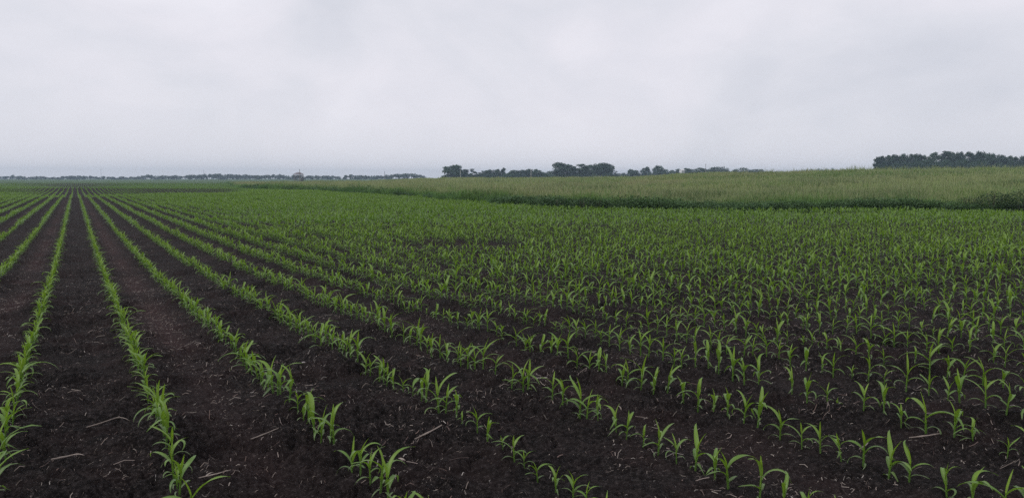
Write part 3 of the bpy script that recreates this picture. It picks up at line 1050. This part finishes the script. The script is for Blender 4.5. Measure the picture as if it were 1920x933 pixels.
# undergrowth in front of the grove
UND = ['low shrub under the dome-shaped tree', 'low shrub under the gappy trees', 'low shrub under the dip of the grove', 'low shrub left of the thin spire tree', 'low shrub right of the thin spire tree',
       'low shrub left of the pale pole', 'low shrub right of the pale pole', 'low shrub left of the tallest tree', 'low shrub under the tallest tree', 'low shrub under the airy tree', 'low shrub under the twin round crowns',
       'low shrub at the right foot of the twin crowns']
for lb, px in zip(UND, (856, 882, 904, 926, 952, 975, 1010, 1032, 1056, 1084, 1110, 1138)):
    tree(px, 323.5 + random.uniform(-2, 1.5), 34, 690, 'bush', lb + ' of the middle grove' if 'grove' not in lb else lb, 'shrub', 'shrubs of the middle grove')

RIGHTLOW = [(1160, 323.5, 14, 'bush', 'lowest bush just right of the middle grove'), (1168, 322.5, 12, 'bush', 'second low bush right of the middle grove'),
            (1181, 316.5, 11, 'broad', 'small round tree, first to stand up right of the middle grove'), (1191, 318.5, 12, 'broad', 'squat tree beside the first small round tree'),
            (1200, 322, 12, 'bush', 'bush in the gap left of the lollipop tree'), (1209, 312, 13, 'broad', 'lollipop-shaped tree standing alone above low bushes'), (1219, 321, 12, 'bush', 'bush in the gap right of the lollipop tree'),
            (1232, 309.5, 15, 'broad', 'taller round-headed tree right of the lollipop tree'), (1243, 314.5, 18, 'bush', 'wide bushy tree at the right side of the round-headed tree'), (1258, 317, 14, 'bush', 'bushy tree left of the dark one by the white shed'),
            (1271, 316, 10, 'upright', 'narrow dark tree immediately left of the white shed'), (1285, 314.5, 14, 'broad', 'round tree immediately right of the white shed'), (1297, 315.5, 14, 'bush', 'bushy tree second right of the white shed'),
            (1311, 313.8, 15, 'broad', 'round tree left of the dark slim pole'), (1325, 315.5, 14, 'bush', 'bushy tree right of the dark slim pole'), (1345, 308.5, 26, 'bush', 'big rounded bushy tree at the right end of the low row'),
            (1335, 311, 15, 'bush', 'lower left shoulder tree of the big rounded bushy one'),
            (1367, 320, 16, 'bush', 'very low bush right of the big rounded bushy tree'), (1390, 312.3, 24, 'bush', 'wide flat-topped bush standing alone on the rise'), (1410, 317, 12, 'sparse', 'thin bush between the two lone bushes on the rise'),
            (1423, 314.5, 14, 'bush', 'ragged bush at the right end of the rise')]
for px, yt, w, k, lb in RIGHTLOW:
    tree(px, yt, w * 1.85, 850 + random.uniform(-20, 20), k, lb, 'tree', 'scattered trees right of the middle grove')

# faint far trees between the groves
for i, (px, yt, w) in enumerate([(1442, 320.2, 14), (1456, 320.5, 14), (1490, 318.2, 16), (1504, 317.2, 16), (1518, 315.8, 16), (1533, 315.0, 17), (1547, 315.8, 14), (1558, 312.8, 6), (1628, 316.2, 12), (1642, 315.5, 14)]):
    nm = ['faint low tree right of the ragged bush, first of two', 'faint low tree right of the ragged bush, second of two', 'faint far tree left of the right grove, first from the left', 'faint far tree left of the right grove, second from the left',
          'faint far tree left of the right grove, third from the left', 'faint far tree left of the right grove, fourth from the left', 'faint far tree left of the right grove, fifth from the left', 'tiny far tree poking up left of the right grove',
          'faint low tree at the left foot of the right grove', 'faint low tree half hidden by the right grove'][i]
    tree(px, yt, w * 1.2, 2300, 'bush', nm, 'tree', 'faint trees on the far right horizon')

# right grove
RT_TOP = ([1634, 1640, 1649, 1660, 1672, 1690, 1705, 1715, 1735, 1748, 1768, 1785, 1792, 1810, 1832, 1845, 1860, 1872, 1885, 1900, 1913, 1935, 1990],
          [297, 293, 291.5, 290, 288.5, 286.5, 288, 287, 290, 284.5, 281.5, 286, 283.5, 283.5, 282.3, 286, 286.5, 289, 291, 293, 290.5, 292, 294])
n = 0
for px, w, k in [(1641, 18, 'upright'), (1650, 18, 'broad'), (1661, 20, 'upright'), (1673, 22, 'broad'), (1690, 24, 'broad'), (1704, 22, 'broad'), (1716, 24, 'broad'), (1732, 24, 'broad'), (1748, 24, 'broad'), (1767, 26, 'upright'),
                 (1780, 24, 'broad'), (1794, 24, 'broad'), (1811, 28, 'broad'), (1831, 28, 'broad'), (1846, 26, 'broad'), (1860, 24, 'broad'), (1873, 20, 'broad'), (1888, 22, 'broad'), (1901, 18, 'broad'), (1913, 18, 'broad'), (1932, 22, 'broad'), (1952, 22, 'broad')]:
    n += 1
    tree(px, float(np.interp(px, *RT_TOP)), w * 1.15, 560 + random.uniform(-8, 22), k, f'tall dark tree along the top of the right grove, {ordinal(n)} from its left end', 'tree', 'trees of the right grove')
n = 0
for px in range(1650, 1960, 13):
    n += 1
    tree(px + random.uniform(-3, 3), float(np.interp(px, *RT_TOP)) + random.uniform(9, 16), 26, 535 + random.uniform(-6, 6), random.choice(('broad', 'bush', 'bush')), f'low front tree of the right grove, {ordinal(n)} from its left end', 'tree', 'front trees of the right grove')

# ------------------------------------------------------------------ crib, poles, masts, shed
def crib(px, d):
    x, y = at(px, d)
    b = empty('corn_crib', (x, y, gz(x, y)), .3)
    r0, h = 2.45, 4.35
    bars = []
    for k in range(30):
        a = 2 * math.pi * k / 30
        bars.append(tube([(r0 * math.cos(a), r0 * math.sin(a), 0), (r0 * math.cos(a), r0 * math.sin(a), h)], [.05, .05], 4))
    link('wire_wall', mesh_arrays('crib_wires', *join(bars), smooth_shade=False), M_steel, b)
    def ring(rr, z, t, n=36):
        V = []; Q = []
        for k in range(n):
            a = 2 * math.pi * k / n
            for dr, dz in ((-t, -t), (t, -t), (t, t), (-t, t)):
                V.append(((rr + dr) * math.cos(a), (rr + dr) * math.sin(a), z + dz))
        for k in range(n):
            for j in range(4):
                q = (k + 1) % n
                Q.append((k * 4 + j, q * 4 + j, q * 4 + (j + 1) % 4, k * 4 + (j + 1) % 4))
        return np.array(V), np.array(Q)
    for z in (.06, .75, 1.45, 2.15, 2.85, 3.55, 4.3):
        link('hoop', mesh_arrays('crib_hoop', *ring(r0 + .05, z, .05), smooth_shade=False), M_steel, b)
    n_ = 36; V = []; Q = []
    prof = [(2.75, 4.22), (2.75, 4.30), (1.75, 4.85), (.95, 5.2), (.93, 5.14), (2.70, 4.20)]
    for rr, z in prof:
        for k in range(n_):
            a = 2 * math.pi * k / n_
            V.append((rr * math.cos(a), rr * math.sin(a), z))
    for i in range(len(prof)):
        for k in range(n_):
            i2 = (i + 1) % len(prof)
            Q.append((i * n_ + k, i * n_ + (k + 1) % n_, i2 * n_ + (k + 1) % n_, i2 * n_ + k))
    rf = link('roof', mesh_arrays('crib_roof', np.array(V), np.array(Q), smooth_shade=False), M_roof, b)
    cv, cq = tube([(0, 0, 5.12), (0, 0, 5.24), (0, 0, 5.32)], [1.0, 1.0, .5], 16)
    link('vent_cap', mesh_arrays('crib_cap', cv, cq, smooth_shade=False), M_roof, rf)
    dv, dq = box(-.5, .5, -r0 - .14, -r0 - .07, .1, 2.0)
    link('door', mesh_arrays('crib_door', dv, dq, smooth_shade=False), M_steel, b)
    tag(b, 'round open wire corn crib with a conical grey roof at the far field edge', 'corn crib')

crib(561.5, 400)

def pole(px, ytop, d, label, m=M_wood, rad=.13, arm=True, name='utility_pole'):
    x, y = at(px, d); z = gz(x, y)
    h = EYE + (HY - ytop) / FPX * d - z
    b = empty(name, (x, y, z), -YAW + .3)
    link('shaft', mesh_arrays('pole_shaft', *tube([(0, 0, -.5), (0, 0, h * .5), (0, 0, h)], [rad, rad * .9, rad * .75], 8)), m, b)
    if arm:
        link('crossarm', mesh_arrays('pole_arm', *box(-.9, .9, -.06 - rad, .05 - rad, h - .65, h - .5), smooth_shade=False), m, b)
        for sx in (-.8, 0.0, .8):
            link('insulator', mesh_arrays('pole_insulator', *tube([(sx, -rad, h - .5), (sx, -rad, h - .38), (sx, -rad, h - .3)], [.05, .07, .03], 6)), M_pale, b)
    tag(b, label, 'pole')

pole(563.8, 317, 388, 'dark pole standing in front of the round wire corn crib', rad=.15, arm=False, name='wooden_pole')
pole(995.5, 317.5, 560, 'pale thin pole in front of the low middle of the grove', M_pale, .2)
pole(863.7, 320, 600, 'short pale pole in front of the left end of the middle grove', M_pale, .18, False, 'wooden_pole')
pole(1321, 307.5, 820, 'slim dark pole rising between the trees left of the big rounded bush', M_wood, .25)
pole(722.3, 321, 1250, 'short dark pole with a crossarm over the short shelterbelt', M_wood, .35)

def mast(px, ytop, d, label):
    x, y = at(px, d); z = gz(x, y)
    h = EYE + (HY - ytop) / FPX * d - z
    b = empty('radio_mast', (x, y, z)); w = .55
    for k in range(3):
        a = 2 * math.pi * k / 3
        link('leg', mesh_arrays('mast_leg', *tube([(w * math.cos(a), w * math.sin(a), 0), (w * math.cos(a), w * math.sin(a), h - 2)], [.11, .11], 5)), M_steel, b)
    br = []; zz = 0.; q = 0
    while zz < h - 4:
        a0, a1 = 2 * math.pi * (q % 3) / 3, 2 * math.pi * ((q + 1) % 3) / 3
        br.append(tube([(w * math.cos(a0), w * math.sin(a0), zz), (w * math.cos(a1), w * math.sin(a1), zz + 1.5)], [.06, .06], 4)); zz += 1.0; q += 1
    link('bracing', mesh_arrays('mast_bracing', *join(br)), M_steel, b)
    link('antenna', mesh_arrays('mast_antenna', *tube([(0, 0, h - 2.2), (0, 0, h)], [.12, .06], 6)), M_steel, b)
    tag(b, label, 'mast', 'thin masts behind the far shelterbelt')

mast(193, 315.8, 1900, 'taller thin lattice mast behind the far left shelterbelt')
mast(385, 317.3, 1900, 'shorter thin lattice mast above the belt behind the wire crib')

def shed(px, d, ybase):
    x, y = at(px, d); z = EYE + (HY - ybase) / FPX * d
    b = empty('white_shed', (x, y, z), -YAW + .5)
    link('wall', mesh_arrays('shed_wall', *box(-2.2, 2.2, -1.6, 1.6, -2.5, 2.3), smooth_shade=False), M_white, b)
    V = np.array([(-2.5, -1.9, 2.302), (2.5, -1.9, 2.302), (2.5, 1.9, 2.302), (-2.5, 1.9, 2.302), (-2.5, 0, 3.5), (2.5, 0, 3.5)])
    Q = np.array([(0, 1, 5, 4), (2, 3, 4, 5), (0, 3, 2, 1)])
    me = bpy.data.meshes.new('shed_roof'); me.from_pydata(V.tolist(), [], [tuple(q) for q in Q.tolist()] + [(0, 4, 3), (1, 2, 5)])
    link('roof', me, M_white, b)
    link('door', mesh_arrays('shed_door', *box(-.6, .6, -1.68, -1.605, -2.4, 1.6), smooth_shade=False), M_dark, b)
    tag(b, 'small white shed gleaming between the scattered trees', 'shed')
shed(1277, 830, 323.0)

# ------------------------------------------------------------------ haze
def haze():
    V, Q = box(-3450, 3450, -3450, 3450, -6.0, 40.0)
    o = link('haze', mesh_arrays('haze', V, Q, smooth_shade=False))
    m, n, l = new_mat('haze_air')
    pv = N(n, 'ShaderNodeVolumePrincipled'); out = N(n, 'ShaderNodeOutputMaterial')
    pv.inputs['Density'].default_value = .00025
    pv.inputs['Color'].default_value = (.64, .82, 1.0, 1)
    pv.inputs['Anisotropy'].default_value = .0
    l.new(pv.outputs[0], out.inputs['Volume'])
    o.data.materials.append(m)
    tag(o, 'thin pale haze over the fields', None, None, 'stuff')
haze()

# ------------------------------------------------------------------ sky, sun, camera
SUN_EL, SUN_ROT = R(48), R(-75)
w = bpy.data.worlds.new('World'); sc.world = w; w.use_nodes = True
n, l = w.node_tree.nodes, w.node_tree.links
n.clear()
sky = N(n, 'ShaderNodeTexSky', sky_type='NISHITA', sun_disc=False)
sky.sun_elevation = SUN_EL; sky.sun_rotation = SUN_ROT
tc = N(n, 'ShaderNodeTexCoord')
sep = N(n, 'ShaderNodeSeparateXYZ'); l.new(tc.outputs['Generated'], sep.inputs[0])
cmb = N(n, 'ShaderNodeVectorMath', operation='MULTIPLY'); l.new(tc.outputs['Generated'], cmb.inputs[0]); cmb.inputs[1].default_value = (1, 1, 1.9)
cl = N(n, 'ShaderNodeTexNoise'); cl.inputs['Scale'].default_value = 3.4; cl.inputs['Detail'].default_value = 4; cl.inputs['Roughness'].default_value = .45; cl.inputs['Distortion'].default_value = .7
l.new(cmb.outputs[0], cl.inputs['Vector'])
cc = ramp(n, l, cl.outputs['Fac'], [(.30, (7.05, 7.15, 7.85)), (.44, (7.85, 7.85, 8.5)), (.56, (8.4, 8.25, 8.9)), (.70, (8.85, 8.7, 9.35))])
c2 = N(n, 'ShaderNodeTexNoise'); c2.inputs['Scale'].default_value = 9; c2.inputs['Detail'].default_value = 5; c2.inputs['Roughness'].default_value = .6; c2.inputs['Distortion'].default_value = .4
l.new(cmb.outputs[0], c2.inputs['Vector'])
cc = mix_rgb(n, l, .5, cc, ramp(n, l, c2.outputs['Fac'], [(.3, (.91, .925, .94)), (.7, (1.06, 1.05, 1.045))]), 'MULTIPLY')
hz = ramp(n, l, math_n(n, l, 'MAXIMUM', sep.outputs[2], 0.0), [(0.0, 1.0), (.10, 0.0)])
cc = mix_rgb(n, l, math_n(n, l, 'MULTIPLY', hz, .65), cc, (8.05, 8.0, 8.6))
cc = mix_rgb(n, l, .96, sky.outputs[0], cc)
cc = mix_rgb(n, l, math_n(n, l, 'GREATER_THAN', sep.outputs[2], -.012), (.05, .05, .05), cc)
bg = N(n, 'ShaderNodeBackground'); bg.inputs['Strength'].default_value = .1
l.new(cc, bg.inputs['Color'])
wo = N(n, 'ShaderNodeOutputWorld'); l.new(bg.outputs[0], wo.inputs[0])

sun = bpy.data.lights.new('sun', 'SUN'); sun.energy = .9; sun.angle = R(28); sun.color = (1, .96, .9)
so = bpy.data.objects.new('sun', sun); C.objects.link(so)
so.rotation_euler = (R(90) - SUN_EL, 0, math.pi - SUN_ROT)

cam = bpy.data.cameras.new('camera'); cam.sensor_width = 36; cam.lens = FPX / 1920 * 36
cam.clip_start = .05; cam.clip_end = 9000
co = bpy.data.objects.new('camera', cam); C.objects.link(co)
co.location = (0, 0, EYE)
co.rotation_euler = (R(90) - PITCH, 0, -YAW)
sc.camera = co

sc.view_settings.view_transform = 'Standard'; sc.view_settings.look = 'None'
sc.view_settings.exposure = 0; sc.view_settings.gamma = 1
sc.render.engine = 'CYCLES'
cy = sc.cycles
cy.max_bounces = 5; cy.diffuse_bounces = 3; cy.glossy_bounces = 2; cy.transmission_bounces = 3; cy.volume_bounces = 0; cy.transparent_max_bounces = 4
cy.use_denoising = False
sc.cycles.use_adaptive_sampling = False
